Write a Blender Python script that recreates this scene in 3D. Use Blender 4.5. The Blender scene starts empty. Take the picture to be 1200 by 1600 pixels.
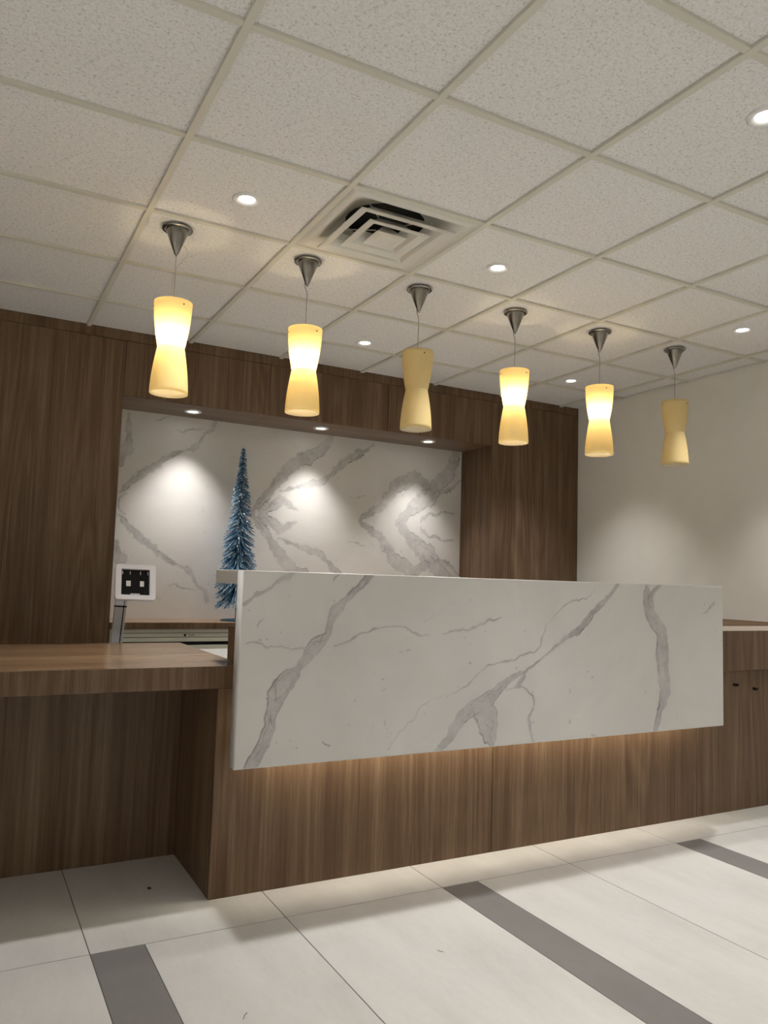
import bpy, bmesh, math, random
import numpy as np
from mathutils import Vector, Matrix
random.seed(7)
rng = np.random.default_rng(11)
S = bpy.context.scene
COL = S.collection
R = math.radians

# ------------------------------------------------------------------ camera
cam_d = bpy.data.cameras.new('camera')
cam = bpy.data.objects.new('camera', cam_d); COL.objects.link(cam); S.camera = cam
cam_d.sensor_fit = 'HORIZONTAL'; cam_d.sensor_width = 36.0
cam_d.lens = 1213.42 / 1200 * 36.0
cam_d.clip_start = 0.05; cam_d.clip_end = 60
yaw, pitch, roll = 0.4954, 0.0880, 0.0308
fwd = Vector((math.sin(yaw)*math.cos(pitch), math.cos(yaw)*math.cos(pitch), math.sin(pitch)))
rt = fwd.cross(Vector((0, 0, 1))).normalized(); up = rt.cross(fwd)
rt2 = rt*math.cos(roll) + up*math.sin(roll); up2 = -rt*math.sin(roll) + up*math.cos(roll)
M = Matrix((rt2, up2, -fwd)).transposed().to_4x4()
M.translation = Vector((0, 0, 1.1166))
cam.matrix_world = M

# ------------------------------------------------------------------ world, exposure
W = bpy.data.worlds.new('world'); S.world = W; W.use_nodes = True
W.node_tree.nodes['Background'].inputs[0].default_value = (0.9, 0.95, 1.0, 1)
W.node_tree.nodes['Background'].inputs[1].default_value = 0.0
S.view_settings.view_transform = 'Standard'; S.view_settings.look = 'None'
S.view_settings.gamma = 1.0; S.view_settings.use_curve_mapping = False
S.view_settings.exposure = 0.42
DOWN_W, DOWN_COL = 64.0, (1.0, 0.985, 0.965)
NICHE_W, NICHE_COL = 38.0, (1.0, 0.96, 0.93)
BULB_E, BULB_COL = 165.0, (1.0, 0.84, 0.56)
LED_E, LED_COL = 23.0, (1.0, 0.89, 0.71)

# ------------------------------------------------------------------ sizes (metres)
H = 2.577                       # underside of the ceiling grid
XR, XL, YB, YF = 4.428, -4.30, 4.841, -4.60   # room limits; YB = front of the timber wall
NICHE_Y = 5.25                  # stone at the back of the niche
NX0, NX1, NZ0, NZ1 = 0.795, 3.547, 0.82, 2.186
G, GX, GY = 0.6096, 0.5724, 1.9081             # ceiling grid pitch and origin
BY = 2.719                      # front of the desk base
MX0, MX1, MY, MZ0, MZ1 = 0.852, 3.304, 2.58, 0.466, 1.138   # hanging stone front

# ------------------------------------------------------------------ node helpers
def new_mat(name):
    m = bpy.data.materials.new(name); m.use_nodes = True
    nt = m.node_tree; b = nt.nodes['Principled BSDF']
    return m, nt, b
def N(nt, t, **kw):
    n = nt.nodes.new(t)
    for k, v in kw.items(): setattr(n, k, v)
    return n
def L(nt, a, b): nt.links.new(a, b)
def coords(nt, scale=(1, 1, 1), loc=(0, 0, 0)):
    tc = N(nt, 'ShaderNodeTexCoord'); mp = N(nt, 'ShaderNodeMapping')
    mp.inputs['Scale'].default_value = scale; mp.inputs['Location'].default_value = loc
    L(nt, tc.outputs['Object'], mp.inputs['Vector']); return mp.outputs['Vector']
def noise(nt, vec, scale, detail=2, rough=0.5, dist=0.0):
    n = N(nt, 'ShaderNodeTexNoise'); n.inputs['Scale'].default_value = scale
    n.inputs['Detail'].default_value = detail; n.inputs['Roughness'].default_value = rough
    n.inputs['Distortion'].default_value = dist
    L(nt, vec, n.inputs['Vector']); return n.outputs['Fac']
def math_(nt, op, a, b=None, clamp=False):
    n = N(nt, 'ShaderNodeMath', operation=op); n.use_clamp = clamp
    for i, v in enumerate((a, b)):
        if v is None: continue
        if isinstance(v, (int, float)): n.inputs[i].default_value = v
        else: L(nt, v, n.inputs[i])
    return n.outputs[0]
def ramp(nt, fac, stops):
    n = N(nt, 'ShaderNodeValToRGB'); e = n.color_ramp.elements
    while len(e) < len(stops): e.new(0.5)
    for el, (p, c) in zip(e, stops):
        el.position = p; el.color = (*c, 1) if len(c) == 3 else c
    L(nt, fac, n.inputs['Fac']); return n.outputs['Color']
def mix(nt, fac, a, b, mode='MIX'):
    n = N(nt, 'ShaderNodeMix', data_type='RGBA', blend_type=mode)
    for s, v in ((0, fac), (6, a), (7, b)):
        if isinstance(v, (int, float)): n.inputs[s].default_value = v
        elif isinstance(v, tuple): n.inputs[s].default_value = (*v, 1)
        else: L(nt, v, n.inputs[s])
    return n.outputs[2]
def bump(nt, b, h, strength, dist=0.002):
    n = N(nt, 'ShaderNodeBump'); n.inputs['Strength'].default_value = strength
    n.inputs['Distance'].default_value = dist
    L(nt, h, n.inputs['Height']); L(nt, n.outputs[0], b.inputs['Normal'])

def wood_mat(name, axis, off=(0, 0, 0), rough=0.42, gain=1.0, spec=0.35):
    """walnut laminate, grain running along the given axis"""
    m, nt, b = new_mat(name)
    def sc(long, across=1.0):
        s = [across]*3; s[axis] = long; return tuple(s)
    broad = noise(nt, coords(nt, sc(0.03), off), 11.0, 3, 0.6)
    fine = noise(nt, coords(nt, sc(0.016), off), 75.0, 6, 0.75)
    pores = noise(nt, coords(nt, sc(0.035), off), 330.0, 2, 0.6)
    swirl = noise(nt, coords(nt, sc(0.10), off), 4.0, 1.0, 0.4)
    rings = math_(nt, 'SINE', math_(nt, 'MULTIPLY', swirl, 95.0))
    rings = math_(nt, 'MULTIPLY', rings, noise(nt, coords(nt, sc(0.12), (off[0]+4, off[1], off[2])), 5.0, 1))
    v = math_(nt, 'ADD', math_(nt, 'MULTIPLY', broad, 0.46), math_(nt, 'MULTIPLY', fine, 0.60))
    v = math_(nt, 'ADD', v, math_(nt, 'MULTIPLY', rings, 0.075))
    v = math_(nt, 'ADD', v, math_(nt, 'MULTIPLY', pores, 0.20))
    g = gain
    c = ramp(nt, v, [(0.40, (.055*g, .0290*g, .0140*g)), (0.56, (.110*g, .0635*g, .0335*g)), (0.68, (.155*g, .097*g, .0555*g)), (0.86, (.24*g, .165*g, .102*g))])
    L(nt, c, b.inputs['Base Color']); b.inputs['Roughness'].default_value = rough; b.inputs['Specular IOR Level'].default_value = spec
    bump(nt, b, v, 0.10, 0.0006)
    return m
def plain(name, col, rough=0.5, metal=0.0, spec=0.5):
    m, nt, b = new_mat(name)
    n = noise(nt, coords(nt), 7.0, 3)
    L(nt, mix(nt, n, tuple(c*0.96 for c in col), tuple(min(1, c*1.04) for c in col)), b.inputs['Base Color'])
    b.inputs['Roughness'].default_value = rough; b.inputs['Metallic'].default_value = metal
    b.inputs['Specular IOR Level'].default_value = spec
    return m
def emit(name, col, e):
    m, nt, b = new_mat(name)
    b.inputs['Base Color'].default_value = (0.9, 0.9, 0.9, 1)
    b.inputs['Emission Color'].default_value = (*col, 1); b.inputs['Emission Strength'].default_value = e
    return m

MAT = {}
MAT['wood_z'] = wood_mat('walnut_vertical', 2)
MAT['wood_z2'] = wood_mat('walnut_vertical_b', 2, (3.7, 1.2, 0.6))
MAT['wood_z3'] = wood_mat('walnut_vertical_c', 2, (9.1, 5.2, 2.6))
MAT['wood_x'] = wood_mat('walnut_lengthwise', 0, (1.3, 2.2, 0.4), 0.30, 1.12)
MAT['wood_top_lit'] = wood_mat('walnut_top_lit', 0, (1.3, 2.2, 0.4), 0.22, 2.0, 0.5)  # same walnut lightened: reflection and niche light on the tops put into the colour
MAT['wood_y'] = wood_mat('walnut_crosswise', 1, (0.3, 0.2, 5.4), 0.75, 0.8, 0.1)
MAT['edge'] = plain('pale_edge_band', (.80, .70, .60), 0.45)
MAT['dark'] = plain('dark_void', (.012, .011, .010), 0.9)
MAT['wall'] = plain('painted_wall', (.80, .775, .71), 0.75)
MAT['tee'] = plain('ceiling_grid_metal', (.64, .62, .53), 0.5)
MAT['white_metal'] = plain('white_metal', (.78, .77, .74), 0.4)
MAT['vent_metal'] = plain('vent_enamel', (.66, .64, .57), 0.45)
MAT['cream'] = plain('cream_enamel', (.60, .60, .50), 0.4)
MAT['white_top'] = plain('white_laminate', (.85, .85, .82), 0.35)
MAT['black'] = plain('black_plastic', (.008, .008, .009), 0.7, 0.0, 0.2)
MAT['white_plastic'] = plain('white_plastic', (.90, .89, .95), 0.35)
MAT['alu'] = plain('brushed_aluminium', (.52, .52, .53), 0.45, 0.15)
MAT['wire'] = plain('cable_grey', (.30, .28, .25), 0.5, 0.4)
MAT['wire_w'] = plain('cable_clear', (.45, .41, .33), 0.5)
MAT['trunk'] = plain('tree_stem_blue', (.010, .035, .07), 0.5)
MAT['grout'] = plain('grout', (.13, .125, .12), 0.9)
MAT['crumb'] = plain('dirt', (.02, .017, .013), 0.9)
MAT['led'] = emit('led_warm', LED_COL, LED_E)
MAT['disc'] = emit('lamp_lens', (1.0, 0.96, 0.93), 9.0)
MAT['bulb'] = emit('lamp_bulb', BULB_COL, BULB_E)
MAT['bulb_off'] = plain('frosted_bulb', (.75, .73, .68), 0.4)

# brushed nickel
m, nt, b = new_mat('brushed_nickel')
n = noise(nt, coords(nt, (1, 1, 0.02)), 300, 2)
L(nt, ramp(nt, n, [(0.3, (.29, .275, .25)), (0.7, (.33, .31, .285))]), b.inputs['Base Color'])
b.inputs['Metallic'].default_value = 1.0; b.inputs['Roughness'].default_value = 0.20
MAT['nickel'] = m

# mineral fibre ceiling tile
m, nt, b = new_mat('mineral_fibre')
v0 = coords(nt)
f1 = noise(nt, v0, 110, 3, 0.72, 0.8); f2 = noise(nt, v0, 38, 2, 0.6); f3 = noise(nt, v0, 230, 2)
fl = ramp(nt, f1, [(0.32, (.47, .455, .43)), (0.44, (.75, .735, .71)), (0.6, (.83, .815, .79))])
c = mix(nt, math_(nt, 'MULTIPLY', f2, 0.22), fl, (.86, .84, .81))
L(nt, c, b.inputs['Base Color']); b.inputs['Roughness'].default_value = 0.95
b.inputs['Specular IOR Level'].default_value = 0.1
bump(nt, b, math_(nt, 'ADD', f1, math_(nt, 'MULTIPLY', f3, 0.4)), 0.5, 0.002)
MAT['tile'] = m

# porcelain floor tile, light and grey
def porcelain(name, a, bcol, c2, rough):
    m, nt, b = new_mat(name)
    streak = noise(nt, coords(nt, (1.0, 0.16, 1.0)), 5.0, 4, 0.6, 0.4)
    cloud = noise(nt, coords(nt), 2.3, 4, 0.6, 0.3)
    fine = noise(nt, coords(nt, (1, .35, 1)), 70, 3)
    v = math_(nt, 'ADD', math_(nt, 'MULTIPLY', streak, 0.5), math_(nt, 'MULTIPLY', cloud, 0.4))
    v = math_(nt, 'ADD', v, math_(nt, 'MULTIPLY', fine, 0.12))
    L(nt, ramp(nt, v, [(0.36, a), (0.52, bcol), (0.68, c2)]), b.inputs['Base Color'])
    b.inputs['Roughness'].default_value = rough
    return m
MAT['floor'] = porcelain('porcelain_light', (.58, .56, .53), (.66, .645, .615), (.73, .715, .685), 0.50)
MAT['floor_grey'] = porcelain('porcelain_grey', (.185, .172, .165), (.215, .203, .195), (.245, .232, .222), 0.55)

# veined stone: veins come from a colour attribute laid out in panel metres
m, nt, b = new_mat('veined_stone')
at = N(nt, 'ShaderNodeAttribute', attribute_name='vein'); sp = N(nt, 'ShaderNodeSeparateColor')
L(nt, at.outputs['Color'], sp.inputs[0])
cl = noise(nt, coords(nt), 1.7, 4, 0.6, 0.5); fz = noise(nt, coords(nt), 26, 4, 0.7, 0.8)
base = ramp(nt, cl, [(0.35, (.66, .645, .62)), (0.6, (.73, .715, .69))])
fill = ramp(nt, fz, [(0.3, (.24, .24, .245)), (0.5, (.37, .37, .37)), (0.7, (.46, .455, .45))])
c = mix(nt, math_(nt, 'MULTIPLY', sp.outputs[0], 0.86), base, fill)
c = mix(nt, math_(nt, 'MULTIPLY', sp.outputs[1], 0.95), c, (.13, .13, .135))
L(nt, c, b.inputs['Base Color']); b.inputs['Roughness'].default_value = 0.34
MAT['stone'] = m

# amber cased glass, outside and white lining
def glass(name, col, tr):
    m, nt, b = new_mat(name)
    nt.nodes.remove(b)
    out = nt.nodes['Material Output']
    t = N(nt, 'ShaderNodeBsdfTranslucent'); d = N(nt, 'ShaderNodeBsdfDiffuse'); g = N(nt, 'ShaderNodeBsdfGlossy')
    nz = noise(nt, coords(nt, (1, 1, .4)), 9, 2)
    cc = mix(nt, nz, tuple(x*0.97 for x in col), col)
    L(nt, cc, t.inputs[0]); L(nt, cc, d.inputs[0]); g.inputs['Roughness'].default_value = 0.25
    a = N(nt, 'ShaderNodeMixShader'); a.inputs[0].default_value = tr
    L(nt, d.outputs[0], a.inputs[1]); L(nt, t.outputs[0], a.inputs[2])
    a2 = N(nt, 'ShaderNodeMixShader'); a2.inputs[0].default_value = 0.03
    L(nt, a.outputs[0], a2.inputs[1]); L(nt, g.outputs[0], a2.inputs[2])
    L(nt, a2.outputs[0], out.inputs['Surface']); return m
MAT['amber'] = glass('amber_glass', (.92, .74, .37), 0.37)
m, nt, b = new_mat('opal_lining'); nt.nodes.remove(b)
t_ = N(nt, 'ShaderNodeBsdfTransparent'); d_ = N(nt, 'ShaderNodeBsdfDiffuse'); a_ = N(nt, 'ShaderNodeMixShader')
L(nt, mix(nt, noise(nt, coords(nt), 9, 2), (.93, .92, .86), (.95, .94, .90)), d_.inputs[0]); a_.inputs[0].default_value = 0.45
L(nt, t_.outputs[0], a_.inputs[1]); L(nt, d_.outputs[0], a_.inputs[2]); L(nt, a_.outputs[0], nt.nodes['Material Output'].inputs['Surface'])
MAT['lining'] = m

# tinsel
m, nt, b = new_mat('blue_tinsel')
at = N(nt, 'ShaderNodeAttribute', attribute_name='tone'); sp = N(nt, 'ShaderNodeSeparateColor')
L(nt, at.outputs['Color'], sp.inputs[0])
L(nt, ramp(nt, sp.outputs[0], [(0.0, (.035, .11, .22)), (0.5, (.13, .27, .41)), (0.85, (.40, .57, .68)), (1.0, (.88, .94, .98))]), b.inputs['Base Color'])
b.inputs['Metallic'].default_value = 0.25; b.inputs['Roughness'].default_value = 0.35
MAT['tinsel'] = m

# ------------------------------------------------------------------ object helpers
def link(o, parent=None):
    COL.objects.link(o)
    if parent is not None: o.parent = parent
    return o
def empty(name, loc=(0, 0, 0), parent=None):
    o = bpy.data.objects.new(name, None); o.location = loc; o.empty_display_size = 0.05
    return link(o, parent)
def tag(o, label, cat, group=None):
    o['label'] = label; o['category'] = cat
    if group: o['group'] = group
    return o
def finish(name, bm, mat, parent=None, smooth=False, mats=None):
    me = bpy.data.meshes.new(name); bm.normal_update(); bm.to_mesh(me); bm.free()
    for mm in (mats or [mat]): me.materials.append(MAT[mm] if isinstance(mm, str) else mm)
    if smooth:
        for p in me.polygons: p.use_smooth = True
    return link(bpy.data.objects.new(name, me), parent)
def bm_box(bm, x0, x1, y0, y1, z0, z1, bev=0.0, mi=0):
    v = [bm.verts.new(p) for p in ((x0, y0, z0), (x1, y0, z0), (x1, y1, z0), (x0, y1, z0), (x0, y0, z1), (x1, y0, z1), (x1, y1, z1), (x0, y1, z1))]
    fs = [bm.faces.new([v[i] for i in q]) for q in ((3, 2, 1, 0), (4, 5, 6, 7), (0, 1, 5, 4), (1, 2, 6, 5), (2, 3, 7, 6), (3, 0, 4, 7))]
    for f in fs: f.material_index = mi
    if bev > 0:
        es = list({e for f in fs for e in f.edges})
        bmesh.ops.bevel(bm, geom=es, offset=bev, segments=2, affect='EDGES', profile=0.5)
def box(name, x0, x1, y0, y1, z0, z1, mat, parent=None, bev=0.0015):
    bm = bmesh.new(); bm_box(bm, x0, x1, y0, y1, z0, z1, bev)
    return finish(name, bm, mat, parent)
def bm_lathe(bm, prof, seg=32, mi=0, cx=0, cy=0, cap0=False, cap1=False):
    rows = []
    for r, z in prof:
        rows.append([bm.verts.new((cx + r*math.cos(2*math.pi*k/seg), cy + r*math.sin(2*math.pi*k/seg), z)) for k in range(seg)])
    for a, b_ in zip(rows, rows[1:]):
        for k in range(seg):
            f = bm.faces.new((a[k], a[(k+1) % seg], b_[(k+1) % seg], b_[k])); f.material_index = mi
    if cap0: bm.faces.new(list(reversed(rows[0]))).material_index = mi
    if cap1: bm.faces.new(rows[-1]).material_index = mi
def lathe(name, prof, mat, parent=None, seg=32, cap0=False, cap1=False, smooth=True):
    bm = bmesh.new(); bm_lathe(bm, prof, seg, 0, 0, 0, cap0, cap1)
    bmesh.ops.recalc_face_normals(bm, faces=bm.faces)
    o = finish(name, bm, mat, parent, smooth)
    return o
def bm_tube(bm, pts, r, seg=6):
    pts = [Vector(p) for p in pts]; rows = []
    for i, p in enumerate(pts):
        d = (pts[min(i+1, len(pts)-1)] - pts[max(i-1, 0)]).normalized()
        a = d.orthogonal().normalized(); c = d.cross(a)
        if rows:
            a = (pa - d*pa.dot(d)).normalized(); c = d.cross(a)
        pa = a
        rows.append([bm.verts.new(p + (a*math.cos(2*math.pi*k/seg) + c*math.sin(2*math.pi*k/seg))*r) for k in range(seg)])
    for a, b_ in zip(rows, rows[1:]):
        for k in range(seg): bm.faces.new((a[k], a[(k+1) % seg], b_[(k+1) % seg], b_[k]))
    bm.faces.new(list(reversed(rows[0]))); bm.faces.new(rows[-1])
def tube(name, pts, r, mat, parent=None, seg=6):
    bm = bmesh.new(); bm_tube(bm, pts, r, seg); return finish(name, bm, mat, parent, True)
def struct(o): o['kind'] = 'structure'; return o
def dup(o, parent, loc):
    c = o.copy(); COL.objects.link(c); c.parent = parent; c.location = loc; return c

# ------------------------------------------------------------------ floor
floor = struct(box('floor', XL-.1, XR+.1, YF-.1, NICHE_Y+.2, -0.06, -0.0011, 'grout', bev=0))
TW, TX, TY, TL = 0.612, 0.410, 2.485, 1.224
GAP = 0.0016
cache = {}
def floor_piece(name, x0, x1, y0, y1, mat):
    key = (round(x1-x0, 3), round(y1-y0, 3), mat)
    if key not in cache:
        bm = bmesh.new(); bm_box(bm, GAP, x1-x0-GAP, GAP, y1-y0-GAP, -0.012, 0.0, 0.0004)
        o = finish(name, bm, mat, floor); o.location = (x0, y0, 0); cache[key] = o
    else: dup(cache[key], floor, (x0, y0, 0)).name = name
k0 = math.floor((XL-TX)/TW); k1 = math.ceil((XR-TX)/TW)
for r0 in range(-5, 3):
    ya, yb = max(TY + r0*TL, YF), min(TY + (r0+1)*TL, NICHE_Y)
    if yb - ya < 0.05: continue
    for k in range(k0, k1):
        x0 = max(TX + k*TW, XL); x1 = min(TX + (k+1)*TW, XR)
        if x1 - x0 < 0.03: continue
        if r0 < 0 and k % 2 == 0:
            floor_piece('accent_tile', x0, x0+0.156, ya, yb, 'floor_grey')
            if x1 - x0 > 0.19: floor_piece('floor_tile', x0+0.156, x1, ya, yb, 'floor')
        else: floor_piece('floor_tile', x0, x1, ya, yb, 'floor')

# ------------------------------------------------------------------ ceiling
ceiling = struct(box('ceiling', XL-.1, XR+.1, YF-.1, NICHE_Y+.2, H+0.11, H+0.15, 'dark', bev=0))
TZ = H + 0.012
tcache = {}
i0 = math.floor((XL-GX)/G); i1 = math.ceil((XR-GX)/G); j0 = math.floor((YF-GY)/G); j1 = math.ceil((YB-GY)/G)
def tile(x0, x1, y0, y1):
    key = (round(x1-x0, 3), round(y1-y0, 3))
    if key not in tcache:
        bm = bmesh.new(); bm_box(bm, 0, x1-x0, 0, y1-y0, 0, 0.016, 0)
        o = finish('ceiling_tile', bm, 'tile', ceiling); o.location = (x0, y0, TZ); tcache[key] = o
    else: dup(tcache[key], ceiling, (x0, y0, TZ))
for i in range(i0, i1):
    for j in range(j0, j1):
        if (i, j) == (1, 1): continue                     # the air diffuser sits here
        x0 = max(GX+i*G, XL); x1 = min(GX+(i+1)*G, XR-0.013); y0 = max(GY+j*G, YF); y1 = min(GY+(j+1)*G, YB-0.004)
        if x1-x0 > 0.02 and y1-y0 > 0.02: tile(x0, x1, y0, y1)
TH = 0.0125
bm = bmesh.new(); bm_box(bm, -TH, TH, YF, YB-0.004, 0, 0.0118, 0.0012)
mt = finish('main_tee', bm, 'tee', ceiling)
first = True
for i in range(i0+1, i1):
    x = GX+i*G
    if first: mt.location = (x, 0, H); first = False
    else: dup(mt, ceiling, (x, 0, H))
bm = bmesh.new(); bm_box(bm, TH, G-TH, -TH, TH, 0, 0.0110, 0.0012)
ct = finish('cross_tee', bm, 'tee', ceiling); first = True
for i in range(i0+1, i1-1):
    for j in range(j0+1, j1):
        loc = (GX+i*G, GY+j*G, H+0.0008)
        if first: ct.location = loc; first = False
        else: dup(ct, ceiling, loc)
for j in range(j0+1, j1):
    box('cross_tee', GX+(i1-1)*G+TH, XR-.005, GY+j*G-TH, GY+j*G+TH, H+.0008, H+.0118, 'tee', ceiling, 0.001)

# ------------------------------------------------------------------ walls
wr = struct(box('wall_right', XR, XR+.1, YF-.1, NICHE_Y+.2, -0.05, H+.12, 'wall', bev=0))
wl = struct(box('wall_left', XL-.1, XL, YF-.1, NICHE_Y+.2, -0.05, H+.12, 'wall', bev=0))
wf = struct(box('wall_front', XL-.1, XR+.1, YF-.1, YF, -0.05, H+.12, 'wall', bev=0))
wb = struct(box('wall_back', XL-.1, XR+.1, NICHE_Y+.03, NICHE_Y+.13, -0.05, H+.12, 'dark', bev=0))
PG = 0.0015; TRIM = 2.527
PT = 0.02
wpan = lambda nm, x0, x1, z0, z1, mat: box(nm, x0+PG, x1-PG, YB, YB+PT, z0+PG, z1-PG, mat, wb, 0.001)
wpan('wall_panel', XL, -0.42, 0, TRIM, 'wood_z2')
wpan('wall_panel', -0.42, NX0, 0, TRIM, 'wood_z')
wpan('bulkhead_panel', NX0, 1.726, NZ1, TRIM, 'wood_z2')
wpan('bulkhead_panel', 1.726, 2.625, NZ1, TRIM, 'wood_z3')
wpan('bulkhead_panel', 2.625, NX1, NZ1, TRIM, 'wood_z')
wpan('wall_panel', NX1, XR-0.001, 0, TRIM, 'wood_z3')
for a, b_ in ((XL, -0.42), (-0.42, NX0), (NX0, 2.2), (2.2, NX1), (NX1, XR-.001)):
    box('top_rail', a+PG/2, b_-PG/2, YB+.0015, YB+PT, TRIM+PG, H+.03, 'wood_z2', wb, 0.001)
box('niche_side', NX1+PG, NX1+.02, YB+PT, NICHE_Y+.02, NZ0-.045, NZ1+.02, 'wood_z', wb, 0.0)
box('niche_side', NX0-.02, NX0-PG, YB+PT, NICHE_Y+.02, NZ0-.045, NZ1+.02, 'wood_z', wb, 0.0)
box('niche_soffit', NX0-PG, 1.726-PG, YB+PT, NICHE_Y+.02, NZ1, NZ1+.02, 'wood_x', wb, 0.0)
box('niche_soffit', 1.726+PG, NX1+PG, YB+PT, NICHE_Y+.02, NZ1, NZ1+.02, 'wood_x', wb, 0.0)

box('lower_panel', 1.73, NX1-PG, YB+.03, YB+.05, 0.0, 0.779, 'wood_z2', wb, 0.001)

# ------------------------------------------------------------------ veined stone
def vnoise(X, Z, freq, seed):
    g = np.random.default_rng(seed).random((260, 260))
    u = (X*freq) % 256; v = (Z*freq) % 256
    iu = np.floor(u).astype(int); iv = np.floor(v).astype(int); fu = u-iu; fv = v-iv
    fu = fu*fu*(3-2*fu); fv = fv*fv*(3-2*fv)
    return ((g[iu, iv]*(1-fu)+g[iu+1, iv]*fu)*(1-fv) + (g[iu, iv+1]*(1-fu)+g[iu+1, iv+1]*fu)*fv)*2-1
def fbm(X, Z, f, seed, octv=4):
    s = 0; a = 1
    for o in range(octv): s = s + a*vnoise(X+3.3*o, Z+7.7*o, f*2**o, seed+o); a *= 0.5
    return s
def vein_field(X, Z, veins, warp=0.010, minw=0.0022, soft=1.0, seed=5):
    Xw = X + warp*fbm(X, Z, 9, seed) + 0.55*warp*fbm(X, Z, 38, seed+20)
    Zw = Z + warp*fbm(X, Z, 9, seed+40) + 0.55*warp*fbm(X, Z, 38, seed+60)
    brk = np.clip(0.62 + 0.55*fbm(X, Z, 6, seed+110), 0.12, 1)
    fill = np.zeros_like(X); edge = np.zeros_like(X)
    dens = 0.78 + 0.30*fbm(X, Z, 14, seed+80)
    en = np.clip(0.45 + 0.75*fbm(X, Z, 11, seed+90), 0, 1)
    for vn in veins:
        best = np.full(X.shape, 9e9); bw = np.ones(X.shape); bd = np.full(X.shape, 9e9); sgn = np.zeros(X.shape)
        for (ax, az, aw), (bx, bz, bw_) in zip(vn, vn[1:]):
            dx, dz = bx-ax, bz-az; l2 = dx*dx+dz*dz+1e-12
            t = np.clip(((Xw-ax)*dx+(Zw-az)*dz)/l2, 0, 1)
            d = np.hypot(Xw-ax-t*dx, Zw-az-t*dz); w = np.maximum(aw+(bw_-aw)*t, minw)
            s = d/w; mk = s < best
            best = np.where(mk, s, best); bw = np.where(mk, w, bw); bd = np.where(mk, d, bd)
            sgn = np.where(mk, np.sign((Xw-ax)*dz-(Zw-az)*dx), sgn)
        wide = np.clip((bw-0.004)/0.012, 0, 1)
        sf = soft*np.clip(0.5/(bw/0.004), 0.08, 0.6)
        k = np.clip((1+sf-best)/(2*sf), 0, 1); k = k*k*(3-2*k)
        fill = np.maximum(fill, k*np.clip(dens*(0.72+0.30*(1-wide)), 0, 1)*(wide+(1-wide)*brk))
        eg = np.exp(-((bd-0.92*bw)/0.0026)**2)*wide + np.exp(-(bd/0.0024)**2)*(1-wide)*0.8*brk
        eg = eg*(0.35+0.65*(sgn > 0)) + 0.55*wide*np.exp(-((bd-(0.35+0.5*fbm(X, Z, 12, seed+120))*bw)/0.0018)**2)
        edge = np.maximum(edge, eg*en)
        side = np.exp(-np.maximum(best-1, 0)/1.2)*0.12*np.clip(0.3+fbm(X, Z, 7, seed+70), 0, 1)*(best > 0.9)
        fill = np.maximum(fill, side)
    speck = np.clip((fbm(X, Z, 40, seed+33)-1.16)*4, 0, 1)
    edge = np.maximum(edge, speck*0.35)
    return np.clip(fill, 0, 1), np.clip(edge, 0, 1)
def stone_slab(name, x0, x1, z0, z1, y0, y1, step, veins, parent, cham=0.003, mirror=None, **kw):
    """stone slab whose visible face (towards -Y) is a fine grid carrying the vein print"""
    nx = int(round((x1-x0)/step)); nz = int(round((z1-z0)/step))
    zs = np.linspace(z0+cham, z1-cham, nz+1); xs = np.linspace(x0+cham, x1-cham, nx+1)
    X, Z = np.meshgrid(xs, zs)
    Zt = Z if mirror is None else (2*mirror - Z)
    fl, ed = vein_field(X, Zt, veins, **kw)
    n = X.size; co = np.stack([X.ravel(), np.full(n, y0), Z.ravel()], 1)
    idx = np.arange(n).reshape(nz+1, nx+1)
    quads = np.stack([idx[:-1, :-1], idx[:-1, 1:], idx[1:, 1:], idx[1:, :-1]], -1).reshape(-1, 4)
    f0 = [idx[0, 0], idx[0, -1], idx[-1, -1], idx[-1, 0]]
    r1 = [(x0, y0+cham, z0), (x1, y0+cham, z0), (x1, y0+cham, z1), (x0, y0+cham, z1)]
    r2 = [(x0, y1, z0), (x1, y1, z0), (x1, y1, z1), (x0, y1, z1)]
    extra = np.array(r1+r2); a = n; b_ = n+4
    q2 = []
    for k in range(4):
        k2 = (k+1) % 4
        q2.append((a+k, a+k2, f0[k2], f0[k])); q2.append((b_+k, b_+k2, a+k2, a+k))
    q2.append((b_+3, b_+2, b_+1, b_))
    allq = np.concatenate([quads, np.array(q2)]); co = np.concatenate([co, extra])
    me = bpy.data.meshes.new(name)
    me.vertices.add(len(co)); me.vertices.foreach_set('co', co.astype(np.float32).ravel())
    me.loops.add(allq.size); me.loops.foreach_set('vertex_index', allq.astype(np.int32).ravel())
    me.polygons.add(len(allq)); me.polygons.foreach_set('loop_start', np.arange(0, allq.size, 4, dtype=np.int32))
    me.update(calc_edges=True); me.validate()
    c4 = np.zeros((len(co), 4), np.float32); c4[:, 3] = 1; c4[:n, 0] = fl.ravel(); c4[:n, 1] = ed.ravel()
    ca = me.color_attributes.new('vein', 'FLOAT_COLOR', 'POINT'); ca.data.foreach_set('color', c4.ravel())
    me.materials.append(MAT['stone'])
    return link(bpy.data.objects.new(name, me), parent)

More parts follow.
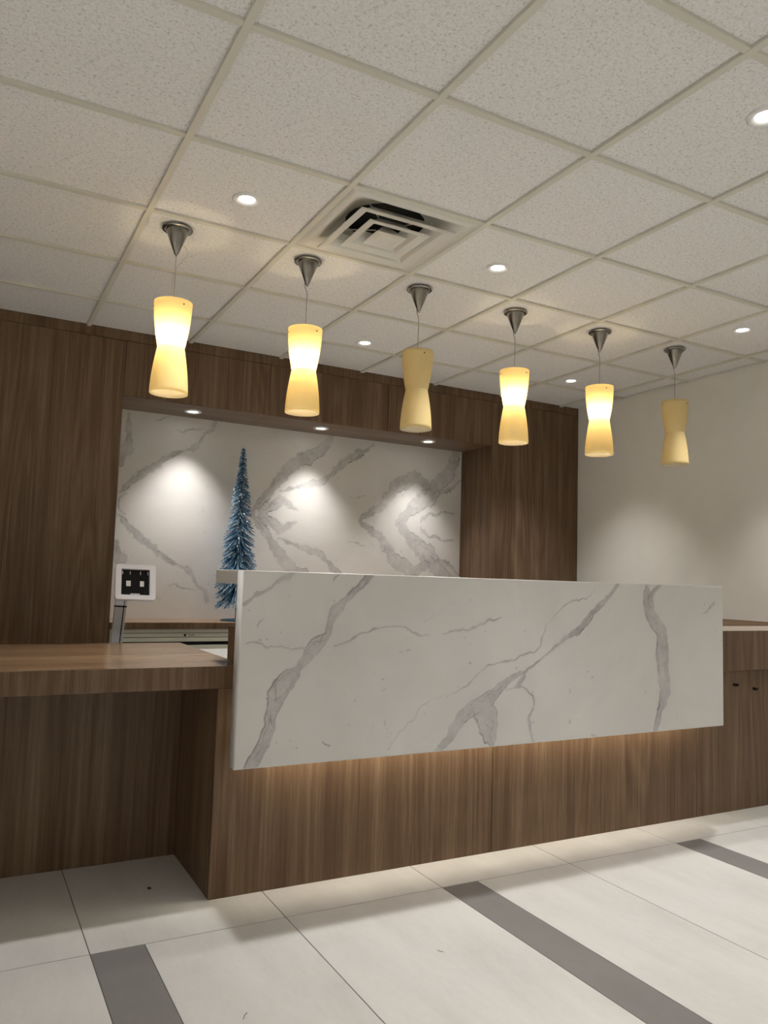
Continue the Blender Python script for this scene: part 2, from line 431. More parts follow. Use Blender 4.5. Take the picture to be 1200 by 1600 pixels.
# vein centre lines on the slabs: (x, z, half width) in metres
FRONT_VEINS = [
 [(1.306,1.136,0.0148),(1.256,1.084,0.0121),(1.217,1.047,0.0096),(1.174,1.006,0.0189),(1.151,0.957,0.0131),(1.142,0.921,0.014),(1.105,0.886,0.0277),(1.068,0.843,0.0205),(1.041,0.805,0.0136),(0.996,0.768,0.0312),(0.966,0.718,0.0331),(0.948,0.668,0.0219),(0.944,0.618,0.0197),(0.923,0.577,0.0217),(0.903,0.537,0.0215),(0.883,0.485,0.0214)],
 [(1.008,1.131,0.0068),(0.972,1.1,0.0081),(0.936,1.077,0.0053),(0.887,1.063,0.0079),(0.861,1.046,0.0061),(0.827,1.024,0.006)],
 [(0.851,0.889,0.0017),(0.886,0.893,0.0044),(0.918,0.882,0.0031),(0.973,0.881,0.0027),(1.01,0.872,0.0036),(1.067,0.874,0.0037)],
 [(1.168,0.888,0.0028),(1.223,0.903,0.0048),(1.273,0.921,0.0029),(1.313,0.939,0.0049),(1.376,0.949,0.0025),(1.419,0.954,0.003),(1.463,0.947,0.0025),(1.496,0.924,0.0046),(1.53,0.911,0.0041),(1.564,0.914,0.0016)],
 [(1.626,0.92,0.0016),(1.702,0.935,0.0043),(1.773,0.949,0.0049),(1.821,0.972,0.005),(1.889,0.985,0.0023)],
 [(1.402,0.517,0.0015),(1.443,0.564,0.002),(1.495,0.616,0.002),(1.527,0.661,0.0026),(1.571,0.682,0.0026),(1.627,0.687,0.0021),(1.69,0.708,0.0021),(1.743,0.733,0.0027),(1.784,0.765,0.0033),(1.838,0.791,0.0033),(1.939,0.818,0.0031),(1.998,0.837,0.0026),(2.057,0.85,0.0027),(2.093,0.878,0.0033),(2.111,0.921,0.0027),(2.129,0.959,0.0022),(2.178,0.997,0.0017),(2.228,1.036,0.0028),(2.266,1.056,0.0034),(2.331,1.059,0.0023),(2.397,1.098,0.0012)],
 [(1.605,0.484,0.0062),(1.655,0.527,0.0236),(1.694,0.572,0.0239),(1.722,0.608,0.0294),(1.781,0.644,0.0326),(1.841,0.67,0.0276),(1.867,0.69,0.0229),(1.895,0.716,0.0154),(1.941,0.746,0.0156),(2.005,0.768,0.0079),(2.064,0.789,0.0054),(2.112,0.821,0.0043),(2.167,0.863,0.0055),(2.217,0.891,0.01),(2.281,0.925,0.0125),(2.332,0.964,0.0138),(2.372,1.003,0.0128),(2.438,1.054,0.0106),(2.479,1.095,0.0095),(2.513,1.136,0.0096)],
 [(1.785,0.640,0.0300),(1.822,0.612,0.0560),(1.834,0.563,0.0480),(1.844,0.524,0.0340),(1.86,0.489,0.011)],
 [(1.913,0.702,0.0031),(1.953,0.705,0.0042),(1.988,0.722,0.0105),(2.011,0.753,0.0079),(2.011,0.767,0.0053)],
 [(1.988,0.717,0.0042),(2.03,0.706,0.0042),(2.054,0.678,0.0037),(2.063,0.649,0.0037),(2.055,0.613,0.0048),(2.038,0.577,0.0063),(2.048,0.53,0.0064),(2.063,0.488,0.0064)],
 [(2.698,1.138,0.0038),(2.706,1.094,0.0219),(2.713,1.042,0.0313),(2.721,1.0,0.0313),(2.757,0.959,0.0315),(2.794,0.917,0.0317),(2.794,0.875,0.0349),(2.794,0.823,0.038),(2.797,0.771,0.0379),(2.802,0.708,0.0379),(2.809,0.662,0.0347),(2.802,0.626,0.0252),(2.787,0.585,0.0157),(2.772,0.545,0.0175),(2.753,0.5,0.0155)],
 [(2.787,1.136,0.0077),(2.757,1.111,0.0127),(2.72,1.073,0.0126)],
 [(3.139,1.053,0.0055),(3.098,1.025,0.0041),(3.058,1.008,0.0013)],
 [(0.884,0.944,0.0017),(0.886,0.961,0.0031),(0.898,0.974,0.0022)],
 [(1.433,0.848,0.0025),(1.449,0.852,0.0025)],
 [(1.465,0.858,0.002),(1.479,0.861,0.002)],
 [(1.363,0.721,0.002),(1.376,0.726,0.0025)],
 [(1.137,0.564,0.0014),(1.167,0.55,0.0023)],
 [(1.154,1.111,0.0014),(1.174,1.129,0.0024)],
 [(1.54,0.962,0.001),(1.607,1.0,0.0021),(1.664,1.041,0.0016)],
]
BACK_VEINS = [
 [(0.864,1.635,0.0065),(0.904,1.683,0.0219),(0.977,1.734,0.0222),(1.05,1.798,0.0169),(1.125,1.857,0.0171),(1.201,1.917,0.0144),(1.28,1.951,0.0087),(1.337,1.984,0.0176),(1.393,2.038,0.0148),(1.449,2.098,0.012),(1.477,2.15,0.012),(1.483,2.199,0.0048)],
 [(0.858,1.545,0.0033),(0.871,1.591,0.0054),(0.907,1.627,0.0044)],
 [(0.897,2.164,0.0111),(0.903,2.068,0.0166),(0.924,1.99,0.0222),(0.901,1.908,0.0386),(0.874,1.826,0.0274)],
 [(1.088,2.113,0.0028),(1.164,2.187,0.0069)],
 [(1.216,2.071,0.0023),(1.318,2.112,0.0059),(1.412,2.118,0.0024)],
 [(1.776,1.573,0.016),(1.854,1.666,0.0312),(1.915,1.745,0.0315),(1.963,1.811,0.0381),(2.039,1.892,0.0449),(2.115,1.963,0.0455),(2.181,2.001,0.0565),(2.278,2.038,0.0477),(2.335,2.109,0.0385),(2.382,2.198,0.0194)],
 [(1.98,1.726,0.0051),(2.058,1.757,0.009),(2.137,1.782,0.0091),(2.19,1.792,0.0206),(2.287,1.828,0.0266),(2.383,1.91,0.0212),(2.462,1.974,0.0293),(2.542,2.028,0.0247),(2.664,2.107,0.015),(2.737,2.163,0.0081)],
 [(1.845,1.593,0.0249),(1.996,1.665,0.0317),(2.103,1.636,0.0193)],
 [(2.632,1.577,0.0158),(2.745,1.65,0.0301),(2.85,1.706,0.0345),(2.911,1.816,0.041),(2.998,1.871,0.0623),(3.107,1.939,0.0421),(3.211,1.899,0.0426)],
 [(2.963,1.57,0.0246),(3.093,1.685,0.0627),(3.226,1.782,0.0745),(3.315,1.889,0.0647),(3.43,1.989,0.0548),(3.474,2.124,0.0442),(3.495,2.227,0.0222)],
 [(3.186,1.594,0.0148),(3.253,1.647,0.0128),(3.345,1.683,0.0086),(3.475,1.672,0.0109)],
 [(3.271,1.825,0.0129),(3.387,1.845,0.0152),(3.48,1.903,0.0154),(3.563,1.97,0.0111)],
 [(2.543,1.72,0.0029),(2.666,1.767,0.005)],
]
sy = lambda v, k: [[(x*k, 1.1166+(z-1.1166)*k, w*k) for x, z, w in q] for q in v]
FRONT_VEINS = sy(FRONT_VEINS, 1.032)
SEAM = 1.565
stone_slab('stone_slab', NX0, NX1-.001, SEAM, NZ1, NICHE_Y, NICHE_Y+.02, 0.006, BACK_VEINS, wb, cham=0.00005, warp=0.016, minw=0.004, soft=1.6, seed=5)
stone_slab('stone_slab', NX0, NX1-.001, NZ0-.04, SEAM, NICHE_Y, NICHE_Y+.02, 0.006, BACK_VEINS, wb, cham=0.00005, mirror=SEAM, warp=0.016, minw=0.004, soft=1.6, seed=5)

# ------------------------------------------------------------------ reception desk base
desk = tag(empty('reception_desk', (0, 0, 0)), 'long walnut reception desk base standing on the tiled floor beneath the hanging stone front', 'desk')
DB = 3.21
box('front_panel', 0.827, 2.027-PG, BY, BY+.02, 0.0, 0.7185, 'wood_z2', desk, 0.001)
box('front_panel', 2.027+PG, 3.276-PG, BY, BY+.02, 0.0, 0.7185, 'wood_z3', desk, 0.001)
box('front_panel', 3.276+PG, XR-.004, BY, BY+.02, 0.0, 0.7135, 'wood_z', desk, 0.001)
box('end_panel', 0.827, 0.847, BY+.021, DB+.02, 0.0, 0.7185, 'wood_z3', desk, 0.001)
box('carcass', 0.95, 3.29, BY+.021, 2.90, 0.02, 0.7185, 'wood_z', desk, 0.001)
box('riser', 0.91, 3.29, BY+.001, 2.90, 0.80, 0.928, 'wood_z', desk, 0.0015)
box('riser_core', 0.955, 3.29, BY+.001, 2.90, 0.7195, 0.7995, 'wood_z', desk, 0.001)

# ------------------------------------------------------------------ stone transaction counter
sc_ = tag(empty('stone_counter', (0, 0, 0)), 'white grey-veined stone slab front with ledge hung on the walnut reception desk', 'counter')
stone_slab('stone_front', MX0, MX1, MZ0, MZ1, MY, MY+.057, 0.003, FRONT_VEINS, sc_, cham=0.003, warp=0.0075, seed=15)
box('stone_ledge', MX0, MX1, MY+.0572, 2.90, 1.089, MZ1, 'stone', sc_, 0.002)
box('support_wall', MX0+.14, MX1-.02, 2.74, 2.895, 0.9285, 1.0885, 'wood_z', sc_, 0.001)
for x in (1.0, 1.6, 2.2, 2.8, 3.2):
    box('bracket', x, x+.03, MY+.0575, BY-.0005, 0.62, 0.70, 'dark', sc_, 0)
for a in range(4):
    x0 = MX0+.12 + a*(MX1-MX0-.18)/4
    box('led_strip', x0+.001, x0+(MX1-MX0-.18)/4-.001, MY+.0575, MY+.083, 0.541, 0.547, 'led', sc_, 0)

# ------------------------------------------------------------------ side counters
wc = tag(empty('writing_counter', (0, 0, 0)), 'thick walnut writing counter over an open knee space beside the stone front', 'counter')
box('counter_top', -1.20, 0.93, BY+.0042, 3.70, 0.7785, 0.797, 'wood_top_lit', wc, 0.0008)
box('apron', -1.20, 0.93, BY, BY+.004, 0.7195, 0.7968, 'wood_z2', wc, 0.0008)
box('underside', -1.20, 0.93, BY+.0042, 3.70, 0.7195, 0.777, 'wood_z', wc, 0.0008)
box('modesty_panel', -1.17, 0.826, DB, DB+.02, 0.0, 0.719, 'wood_z', wc, 0.001)
box('support_panel', -1.20, -1.171, BY+.03, 3.68, 0.0, 0.719, 'wood_z', wc, 0.001)
rc = tag(empty('raised_counter', (0, 0, 0)), 'raised walnut counter with pale edge strip meeting the cream wall', 'counter')
RY = 2.662
box('counter_top', 3.312, XR-.002, RY+.0035, 3.52, 0.9155, 0.934, 'wood_y', rc, 0.001)
box('edge_strip', 3.312, XR-.002, RY, RY+.0033, 0.9155, 0.9392, 'edge', rc, 0.0005)
box('apron', 3.312, XR-.002, RY+.0005, BY+.01, 0.7145, 0.915, 'wood_z2', rc, 0.001)
box('side_support', 3.40, XR-.01, BY+.03, 3.50, 0.0, 0.915, 'wood_z', rc, 0.001)
for i, (x, z, a, lb) in enumerate(((3.568, .634, -7, 'small black bag hook on the walnut panel nearest the stone front'), (3.721, .608, -16, 'small black bag hook on the walnut panel nearer the cream wall'))):
    hk = tag(empty('bag_hook', (x, BY-.0005, z)), lb, 'hook', 'bag hooks under the raised counter')
    hk.rotation_euler = (0, R(-a), 0)
    bm = bmesh.new(); bm_box(bm, -.016+.004*i, .016-.004*i, -.004, 0, -.007, .007, .0015); finish('plate', bm, 'black', hk)
    bm = bmesh.new(); bm_tube(bm, [(0, -.004, 0), (0, -.018, -.002), (0, -.022, .006)], .004, 8); finish('peg', bm, 'black', hk, True)

# ------------------------------------------------------------------ staff side: white desk, back counter, file cabinet
sd = tag(empty('staff_desk', (0, 0, 0)), 'low white laminate staff desk behind the reception front', 'desk')
box('desk_top', 0.945, 3.20, 2.905, 4.08, 0.70, 0.73, 'white_top', sd, 0.002)
for x in (1.0, 3.12):
    box('leg_panel', x, x+.025, 2.95, 4.02, 0.0, 0.6995, 'white_top', sd, 0.001)
bc = tag(empty('back_counter', (0, 0, 0)), 'walnut counter board inside the stone-lined wall niche', 'counter')
box('counter_board', NX0, NX1, YB-.002, NICHE_Y-.001, 0.7805, 0.82, 'wood_top_lit', bc, 0.0012)
box('front_edge', NX0, NX1, YB-.006, YB-.0025, 0.7805, 0.8195, 'wood_z2', bc, 0.0005)
fc = tag(empty('file_cabinet', (0.80, 4.85, 0)), 'cream metal drawer cabinet under the niche counter behind the tablet stand', 'cabinet')
CW = 0.91
box('body', 0.0, CW, .012, .38, 0.0, 0.779, 'cream', fc, 0.001)
box('top_rail', 0.0, CW, 0.0, .0115, 0.7575, 0.779, 'cream', fc, 0.001)
for a, b_ in ((0.0, .028), (CW-.028, CW)):
    box('side_stile', a, b_, 0.0, .0115, 0.0, 0.7565, 'cream', fc, 0.001)
for z0, z1 in ((.7315, .7545), (.703, .728), (.44, .681), (.18, .42), (.03, .16)):
    d = box('drawer', .031, CW-.031, 0.0, .0115, z0, z1, 'cream', fc, 0.0012)
    if z1 - z0 > .1: box('pull_lip', .031, CW-.031, -.012, -.0005, z1-.022, z1, 'cream', d, 0.002)
box('gap_shade_sheet', .004, CW-.004, .0116, .0119, .02, .775, 'dark', fc, 0)  # dark sheet that stands in for the shade between the drawers
box('recess_shade', .031, CW-.031, .006, .0115, .682, .702, 'dark', fc, 0)  # dark bar painted in place of the shade in the pull recess
lk = lathe('lock', [(0.0065, 0.0), (0.0065, 0.006), (0.005, 0.008), (0.0, 0.008)], 'black', fc, 20)
lk.rotation_euler = (R(90), 0, 0); lk.location = (0.447, -0.0002, 0.742)
box('key', 0.4455, 0.4485, -.016, -.0085, .738, .752, 'black', fc, 0)
fcu = bpy.data.curves.new('lettering', 'FONT'); fcu.body = 'PLUS'; fcu.size = 0.017; fcu.extrude = 0.0004; fcu.align_y = 'CENTER'
fo = bpy.data.objects.new('lettering_source', fcu); COL.objects.link(fo)
bpy.context.view_layer.update()
lm = bpy.data.meshes.new_from_object(fo.evaluated_get(bpy.context.evaluated_depsgraph_get()))
bpy.data.objects.remove(fo); lm.materials.clear(); lm.materials.append(MAT['black'])
lt = link(bpy.data.objects.new('lettering', lm), fc); lt.rotation_euler = (R(90), 0, 0); lt.location = (0.468, -0.0006, 0.7425)

# ------------------------------------------------------------------ air diffuser
CX, CY = GX+1.5*G, GY+1.5*G
df = tag(empty('air_diffuser', (CX, CY, H)), 'square white ceiling air diffuser with three nested cones', 'air vent')
def sq_ring(bm, rows, n=1):
    """loft concentric squares given as (half size, z, corner radius)"""
    loops = []
    K = 6
    for h, z, r in rows:
        pts = []
        for q in range(4):
            cxx = (h-r)*(1 if q in (0, 3) else -1); cyy = (h-r)*(1 if q in (0, 1) else -1)
            for s in range(K+1):
                a = math.pi/2*(q + s/K); pts.append((cxx + r*math.cos(a), cyy + r*math.sin(a), z))
        loops.append([bm.verts.new(p) for p in pts])
    for a, b_ in zip(loops, loops[1:]):
        m_ = len(a)
        for k in range(m_): bm.faces.new((a[k], a[(k+1) % m_], b_[(k+1) % m_], b_[k]))
    return loops
bm = bmesh.new()
sq_ring(bm, [(.296, .006, .001), (.296, .001, .001), (.268, .000, .004), (.262, -.004, .010), (.240, .010, .045), (.205, .034, .12), (.170, .060, .1699)])
finish('face_plate', bm, 'vent_metal', df, True)
bm = bmesh.new()
lp = sq_ring(bm, [(.170, .060, .1699), (.165, .10, .1649)]); bm.faces.new(lp[-1])
finish('duct_neck', bm, 'dark', df, True)
for h in (.216, .142):
    bm = bmesh.new()
    sq_ring(bm, [(h-.074, .032, .02), (h-.058, .010, .012), (h-.036, -.014, .006), (h, -.022, .003), (h, -.018, .003), (h-.034, -.010, .006), (h-.056, .013, .012), (h-.072, .034, .02)])
    finish('cone', bm, 'vent_metal', df)
bm = bmesh.new()
lp = sq_ring(bm, [(.020, .030, .01), (.060, -.012, .004), (.071, -.019, .003), (.071, -.022, .003), (.060, -.018, .003), (.030, -.012, .003)]); bm.faces.new(lp[-1])
finish('centre_cone', bm, 'vent_metal', df)
for a in range(4):
    bm = bmesh.new(); an = a*math.pi/2+math.pi/4
    bm_tube(bm, [(.04*math.cos(an), .04*math.sin(an), .03), (.16*math.cos(an), .16*math.sin(an), .045), (.21*math.cos(an), .21*math.sin(an), .036)], .003)
    finish('hanger', bm, 'vent_metal', df)

# ------------------------------------------------------------------ recessed downlights
def spot(name, energy, col, size, blend, parent, loc, rad=0.03, rot=(0, 0, 0)):
    ld = bpy.data.lights.new(name, 'SPOT'); ld.energy = energy; ld.color = col; ld.spot_size = R(size); ld.spot_blend = blend
    ld.shadow_soft_size = rad
    o = bpy.data.objects.new(name, ld); o.location = loc; o.rotation_euler = rot; return link(o, parent)
proto = {}
def downlight(x, y, z, s, mat, label, group, e, col, size, blend, rot=(0, 0, 0)):
    t = tag(empty('recessed_downlight', (x, y, z)), label, 'ceiling light', group)
    key = (s, mat)
    if key not in proto:
        a = lathe('trim_ring', [(.056*s, .006), (.056*s, .0005), (.052*s, -.003), (.044*s, -.0025), (.034*s, .0012), (.031*s, .0040)], mat, t, 36)
        b_ = lathe('lens', [(.0315*s, .0035), (.026*s, .0027), (.0, .0025)], 'disc', t, 36)
        proto[key] = (a, b_)
    else:
        for q in proto[key]: dup(q, t, (0, 0, 0))
    spot('lamp', e, col, size, blend, t, (0, 0, -.012), 0.03, rot)
gl = 'recessed downlights in the tiled ceiling'
for x, y, lb in ((.885, 2.845, 'round recessed downlight in ceiling tile above the pendant nearest the tablet stand'),
                 (2.105, 2.852, 'round recessed downlight in the ceiling tile beside the square air vent'),
                 (2.113, 4.229, 'round recessed downlight close to the walnut bulkhead above the niche'),
                 (3.756, 4.189, 'round recessed downlight near the corner where walnut meets cream wall'),
                 (3.78, 2.81, 'round recessed downlight near the cream wall beyond the last pendant'),
                 (2.096, 1.468, 'largest-looking round recessed downlight, cut off at the edge of the picture')):
    downlight(x, y, TZ-.0062, 1.0, 'white_metal', lb, gl, DOWN_W, DOWN_COL, 84, 1.0)
for y in (1.468, 0.10, -1.27, -2.64, -4.0):  # unseen lamps added over the lobby to raise the ceiling brightness
    for x in (-3.9, -2.75, -1.55, -.40, .885, 2.096, 3.78):
        if not (y > 1 and -1 < x < 3):
            downlight(x, y, TZ-.0062, 1.0, 'white_metal', 'unseen round downlight added over the lobby to brighten the ceiling', 'added downlights over the lobby', DOWN_W, DOWN_COL, 84, 1.0)
for x in (-1.55, -2.75):  # two more added lamps out of view, for the same brightening
    downlight(x, 2.845, TZ-.0062, 1.0, 'white_metal', 'unseen round downlight added over the lobby to brighten the ceiling', 'added downlights over the lobby', DOWN_W, DOWN_COL, 84, 1.0)
for x, y, lb in ((1.269, 5.03, 'small soffit downlight in the niche nearest the tablet stand'), (2.186, 5.03, 'small soffit downlight in the middle of the stone niche'), (3.065, 5.0, 'small soffit downlight in the niche nearest the cream wall')):
    downlight(x, y, NZ1-.0065, 1.0, 'white_metal', lb, 'soffit downlights inside the wall niche', NICHE_W, NICHE_COL, 84, 1.0)

# ------------------------------------------------------------------ pendant lamps
PTOP, PWAIST, PBOT = 2.257-H, 2.062-H, 1.866-H
outer = []
for k in range(13):
    t = k/12; outer.append((.056 + (.0790-.056)*(1-(1-t)**1.75), PWAIST+.003+(PTOP-PWAIST-.003)*t))
low = []
for k in range(13):
    t = k/12; low.append((.056 + (.0785-.056)*(1-(1-t)**1.75), PWAIST-.003+(PBOT-PWAIST+.003)*t))
prof = list(reversed(outer)) + [(.0552, PWAIST)] + low       # rim at top to rim at bottom
def make_shade(parent):
    bm = bmesh.new()
    bm_lathe(bm, prof, 48, 0)
    inner = [(r-.004, z) for r, z in prof]
    bm_lathe(bm, list(reversed(inner)), 48, 1)
    for a, b_, in ((inner[0], prof[0]), (prof[-1], inner[-1])):
        bm_lathe(bm, [a, b_], 48, 1)
    bmesh.ops.remove_doubles(bm, verts=bm.verts, dist=1e-5)
    bmesh.ops.recalc_face_normals(bm, faces=bm.faces)
    return finish('glass_shade', bm, 'amber', parent, True, ['amber', 'lining'])
pp = {}
def pendant(x, y, lit, label, ang, two_wires=False, tilt=0.0):
    t = tag(empty('pendant_lamp', (x, y, H)), label, 'pendant lamp', 'hourglass pendants above the desk')
    t.rotation_euler = (0, 0, R(ang))
    if not pp:
        pp['flange'] = lathe('ceiling_flange', [(.0, .006), (.062, .006), (.064, .003), (.064, -.001), (.060, -.004), (.050, -.0045), (.047, -.004)], 'nickel', t, 40)
        pp['cone'] = lathe('canopy_cone', [(.0475, -.003), (.0475, -.008), (.0095, -.104), (.008, -.107), (.005, -.108), (.0045, -.114), (.003, -.116), (.0, -.116)], 'nickel', t, 40)
        pp['glass_shade'] = make_shade(t)
        pp['socket'] = lathe('socket', [(.0, PTOP-.055), (.013, PTOP-.055), (.015, PTOP-.07), (.015, PTOP-.105), (.0, PTOP-.105)], 'white_metal', t, 20)
        pp['spider'] = None
        bm = bmesh.new()
        for a in range(3):
            an = 2*math.pi*a/3
            bm_tube(bm, [(.012*math.cos(an), .012*math.sin(an), PTOP-.06), (.0735*math.cos(an), .0735*math.sin(an), PTOP-.022)], .0015)
        pp['spider'] = finish('spider', bm, 'wire', t, True)
        for a in range(3):
            an = 2*math.pi*a/3
            bm = bmesh.new(); bm_lathe(bm, [(.0, .003), (.0028, .002), (.0032, .0), (.0032, -.002)], 10)
            bmesh.ops.rotate(bm, verts=bm.verts, cent=(0, 0, 0), matrix=Matrix.Rotation(R(90), 3, 'Y'))
            bmesh.ops.translate(bm, verts=bm.verts, vec=(.0785, 0, PTOP-.022))
            bmesh.ops.rotate(bm, verts=bm.verts, cent=(0, 0, 0), matrix=Matrix.Rotation(an, 3, 'Z'))
            pp['screw%d' % a] = finish('screw', bm, 'trunk_dark', t, True)
    else:
        for k, q in list(pp.items()): dup(q, t, (0, 0, 0))
    bm = bmesh.new(); bm_lathe(bm, [(.0, PWAIST+.012), (.009, PWAIST+.015), (.013, PWAIST+.026), (.014, PWAIST+.045), (.011, PWAIST+.075), (.009, PTOP-.106)], 16)
    bmesh.ops.recalc_face_normals(bm, faces=bm.faces)
    finish('bulb', bm, 'bulb' if lit else 'bulb_off', t, True)
    if two_wires:
        tube('cable', [(0, 0, -.115), (0, 0, PTOP-.055)], .0010, 'wire', t)
        c_, s_ = math.cos(R(-ang)), math.sin(R(-ang))
        pts = [(.030, 0, -.062), (.040, 0, -.072), (.046, 0, -.086), (.043, 0, -.105), (.030, 0, -.128), (.014, 0, -.152), (.004, 0, -.172), (-.002, 0, -.19), (-.007, 0, -.21), (-.010, 0, -.235), (-.009, 0, -.27), (-.003, 0, PTOP-.06)]
        tube('loose_cord', [(p[0]*c_, p[0]*s_, p[2]) for p in pts], .0011, 'wire_w', t)
    else:
        c_, s_ = math.cos(R(-ang)), math.sin(R(-ang))
        pts = [(-.012, 0, -.095), (-.013, 0, -.108), (-.009, 0, -.125), (-.001, 0, -.140), (.001, 0, -.16), (0, 0, -.24), (0, 0, PTOP-.055)]
        tube('cable', [(p[0]*c_, p[0]*s_, p[2]) for p in pts], .0016, 'wire', t)
MAT['trunk_dark'] = plain('screw_bronze', (.10, .07, .04), 0.4, 0.8)
pendant(.712, 3.245, True, 'lit amber hourglass pendant with a loose looped cord, nearest the tablet stand', -70, True)
pendant(1.318, 3.255, True, 'lit amber hourglass pendant, second along the row from the looped-cord one', -70)
pendant(1.930, 3.27, False, 'unlit amber hourglass pendant between two lit ones', -95)
pendant(2.536, 3.27, True, 'lit amber hourglass pendant, fourth along, just past the unlit one in mid row', -75)
pendant(3.142, 3.265, True, 'lit amber hourglass pendant, fifth along, before the edge of the cream wall', -105)
pendant(3.752, 3.26, False, 'unlit amber hourglass pendant hanging in front of the cream wall', -80)

# ------------------------------------------------------------------ blue tinsel tree
TXY = (1.634, 5.06); TB = 0.8203
tr = tag(empty('tinsel_tree', (*TXY, TB)), 'slim blue tinsel bottle-brush tree standing in the stone niche', 'tree')
MAT['tinsel_base'] = plain('blue_base', (.06, .20, .32), 0.35, 0.5)
lathe('base', [(.0, .016), (.03, .014), (.085, .010), (.098, .007), (.10, .003), (.10, .0), (.0, .0)], 'tinsel_base', tr, 32)
TT = 1.165
tube('stem', [(0, 0, .012), (0, 0, TT-.01)], .0055, 'trunk', tr, 8)
def tree_r(z):                                    # outline radius of the brush at height z
    t = (TT - z)/TT
    return 0.012 + 0.160*t**0.95 + 0.012*math.sin(23*z+1)*t
verts, faces, tone = [], [], []
NB = 1750
for k in range(NB):
    z = 0.085 + (TT-0.085)*(1-math.sqrt(random.random()*0.97+0.03*0.0)) if k > 400 else random.uniform(.8, TT)
    a = k*2.399963 + random.uniform(-.3, .3)
    droop = R(random.uniform(25, 30) + 14*max(0, 1-(z/0.30)))
    r = tree_r(z)*random.uniform(0.80, 1.06)
    dirv = Vector((math.cos(a)*math.cos(droop), math.sin(a)*math.cos(droop), -math.sin(droop)))
    z0 = z + r*math.tan(droop)*0.75
    if z0 > TT: z0 = TT - random.uniform(0, .01)
    p0 = Vector((0, 0, z0)); ln = r/math.cos(droop)
    pm = p0 + dirv*ln*0.5 + Vector((0, 0, .006*ln/0.15)); p1 = p0 + dirv*ln
    sd_ = dirv.orthogonal().normalized(); up_ = dirv.cross(sd_)
    w0, w1, w2 = .0018, .0031, .0026
    tn = min(1.0, max(0.0, random.gauss(.45, .22)))
    base_i = len(verts)
    for p, w in ((p0, w0), (pm, w1), (p1, w2)):
        for q in range(3):
            an = 2*math.pi*q/3; verts.append(p + (sd_*math.cos(an)+up_*math.sin(an))*w)
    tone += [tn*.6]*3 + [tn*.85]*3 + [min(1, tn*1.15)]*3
    for s in range(2):
        for q in range(3):
            i_ = base_i+3*s; faces.append((i_+q, i_+(q+1) % 3, i_+3+(q+1) % 3, i_+3+q))
    faces.append((base_i+6, base_i+7, base_i+8))
    if random.random() < .34:                     # glitter flake near the tip
        c0 = p0 + dirv*ln*random.uniform(.6, 1.0); bi = len(verts); s_ = .0042
        for v_ in ((s_, 0, 0), (-s_, 0, 0), (0, s_, 0), (0, -s_, 0), (0, 0, s_), (0, 0, -s_)): verts.append(c0+Vector(v_)); tone.append(1.0)
        for f_ in ((0, 2, 4), (2, 1, 4), (1, 3, 4), (3, 0, 4), (2, 0, 5), (1, 2, 5), (3, 1, 5), (0, 3, 5)): faces.append(tuple(bi+i_ for i_ in f_))
me = bpy.data.meshes.new('bristles'); me.from_pydata(verts, [], faces); me.update()
ca = me.color_attributes.new('tone', 'FLOAT_COLOR', 'POINT')
ca.data.foreach_set('color', np.repeat(np.array(tone, np.float32), 4))
me.materials.append(MAT['tinsel'])
br = link(bpy.data.objects.new('bristles', me), tr); br['kind'] = 'stuff'

# ------------------------------------------------------------------ tablet stand
ts = tag(empty('tablet_stand', (0.640, 3.95, 0)), 'grey pole floor stand holding an empty white tablet frame behind the writing counter', 'tablet stand')
lean = math.atan2(.056, .98)
bm = bmesh.new(); bm_lathe(bm, [(.0, .0), (.17, .0), (.17, .006), (.165, .010), (.0, .012)], 40)
bmesh.ops.recalc_face_normals(bm, faces=bm.faces); finish('base_plate', bm, 'alu', ts, True)
def leaned(o): o.rotation_euler = (0, lean, 0); return o
leaned(box('pole', -.027, .012, -.015, .015, .012, .952, 'alu', ts, .004))
leaned(box('pole_edge', .016, .027, -.015, .015, .012, .952, 'alu', ts, .003))
leaned(box('groove', .0118, .0162, -.012, .012, .012, .952, 'black', ts, 0))
leaned(box('collar', -.0275, .0275, -.0155, .0155, .952, .957, 'black', ts, 0.0005))
leaned(box('cap', -.027, .011, -.015, .015, .957, .994, 'white_plastic', ts, .005))
leaned(box('cap_edge', .016, .027, -.015, .015, .957, .994, 'white_plastic', ts, .004))
hx, hy, hz = 0.101, -0.09, 1.071
HM = Matrix.Translation((hx, hy, hz)) @ Matrix.Rotation(R(-17), 4, 'X') @ Matrix.Rotation(R(1), 4, 'Y')
def headpart(name, bm, mat):
    bmesh.ops.transform(bm, matrix=HM, verts=bm.verts); return finish(name, bm, mat, ts)
hw, hh = .0945, .0885; iw, ih = .066, .064
# white bezel with a square opening: rounded outer loop, square inner loop
bm = bmesh.new()
def rrect(w, h, r, y, K=5):
    pts = []
    for q in range(4):
        cx_ = (w-r)*(1 if q in (0, 3) else -1); cz_ = (h-r)*(1 if q in (0, 1) else -1)
        for s in range(K+1):
            a = math.pi/2*(q+s/K); pts.append(bm.verts.new((cx_+r*math.cos(a), y, cz_+r*math.sin(a))))
    return pts
lps = [rrect(hw-.004, hh-.004, .012, .018), rrect(hw, hh, .014, .012), rrect(hw, hh, .014, -.006), rrect(hw-.003, hh-.003, .012, -.009), rrect(iw, ih, .003, -.009), rrect(iw, ih, .003, .010)]
for a, b_ in zip(lps, lps[1:]):
    for k in range(len(a)): bm.faces.new((a[k], a[(k+1) % len(a)], b_[(k+1) % len(a)], b_[k]))
bm.faces.new(lps[-1]); bm.faces.new(list(reversed(lps[0])))
bmesh.ops.recalc_face_normals(bm, faces=bm.faces)
bez = headpart('bezel', bm, 'white_plastic')
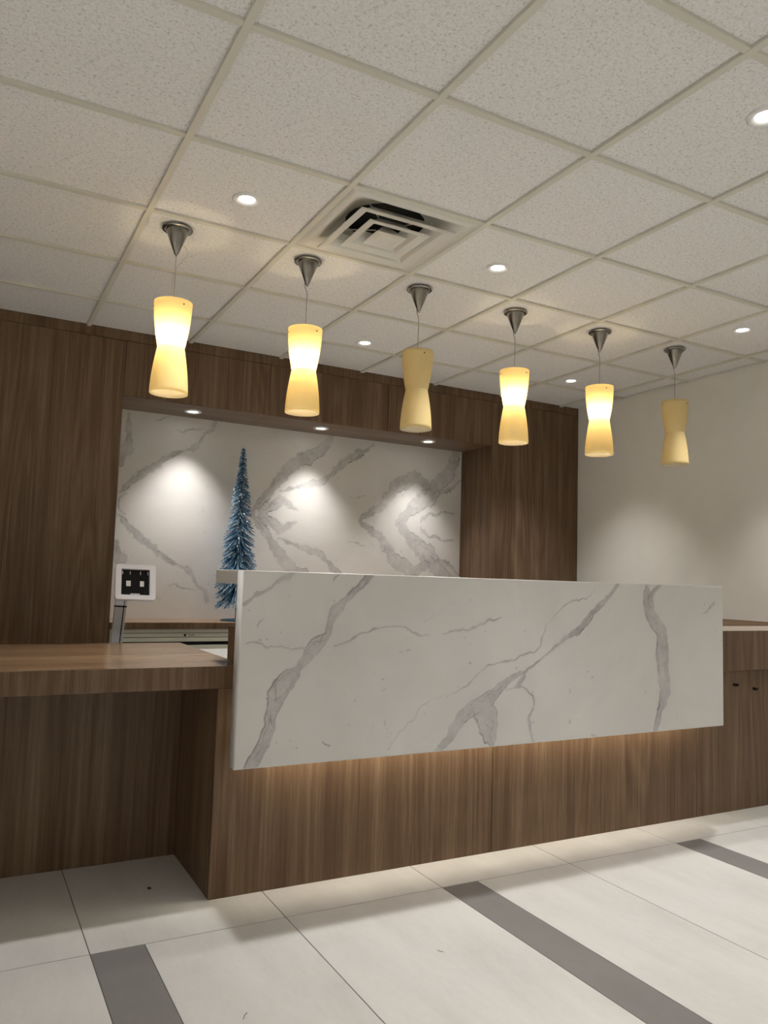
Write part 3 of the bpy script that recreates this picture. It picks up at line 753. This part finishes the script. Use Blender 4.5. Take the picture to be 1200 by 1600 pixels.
for a, b_, c_, d_ in ((-iw+.0005, iw-.0005, -ih+.0005, ih-.0005),):
    bm = bmesh.new(); bm_box(bm, a, b_, .007, .0095, c_, d_, 0); headpart('back_liner', bm, 'black')
bm = bmesh.new(); bm_box(bm, -.020, .021, .003, .0068, -ih+.003, ih-.006, .001); headpart('foam_strip', bm, 'black')
for x0, x1 in ((-.062, -.022), (.023, .062)):
    for z0, z1 in ((-.058, -.016), (.012, .038)):
        bm = bmesh.new(); bm_box(bm, x0, x1, .004, .0068, z0, z1, .001); headpart('foam_pad', bm, 'black')
for x0, x1 in ((-.042, -.021), (.022, .041)):
    bm = bmesh.new(); bm_box(bm, x0, x1, .002, .0038, -.019, .008, .0005); headpart('white_sticker', bm, 'white_top')
for x in (-.059, -.024, .024, .059):
    bm = bmesh.new(); bm_box(bm, x-.0022, x+.0022, .001, .0067, .040, .055, .0005); headpart('metal_clip', bm, 'alu')
for x in (-.050, .047):
    bm = bmesh.new(); bm_box(bm, x-.005, x+.005, .001, .0067, -.012, .002, .0005); headpart('dark_connector', bm, 'black')
bm = bmesh.new(); bm_box(bm, -.022, .022, .0005, .0067, -ih+.001, -ih+.010, .0005); headpart('metal_clip', bm, 'alu')
bm = bmesh.new(); bm_lathe(bm, [(.0, -.0012), (.0035, -.0012), (.0035, .002)], 12)
bmesh.ops.rotate(bm, verts=bm.verts, cent=(0, 0, 0), matrix=Matrix.Rotation(R(90), 3, 'X')); bmesh.ops.translate(bm, verts=bm.verts, vec=(0, -.009, -ih+.001))
bmesh.ops.recalc_face_normals(bm, faces=bm.faces); headpart('home_tab', bm, 'white_plastic')
tube('hinge_arm', [(.055, 0.0, .985), (.070, -.02, 1.02), (hx, hy+.022, hz-.01)], .010, 'alu', ts, 10)

# ------------------------------------------------------------------ crumbs on the floor
bm = bmesh.new(); bmesh.ops.create_icosphere(bm, subdivisions=2, radius=.006)
for v in bm.verts: v.co *= random.uniform(.7, 1.2); v.co.z = max(-.003, v.co.z*.7)
o = tag(finish('dirt_crumb', bm, 'crumb'), 'tiny dark crumb on the shaded tile under the writing counter', 'crumb'); o.location = (.666, 2.90, .0032)
for (x, y, a, ln, lb) in ((.715, 1.985, 55, .016, 'short dark fibre on the light tile beside the grey accent strip'), (1.36, 2.07, 120, .010, 'bent dark fibre on the light tile before the stone front')):
    bm = bmesh.new(); bm_tube(bm, [(-ln, 0, .0008), (0, .002, .0012), (ln, -.001, .0008)], .0007, 5)
    o = tag(finish('floor_fibre', bm, 'crumb', None, True), lb, 'fibre'); o.location = (x, y, 0); o.rotation_euler = (0, 0, R(a))
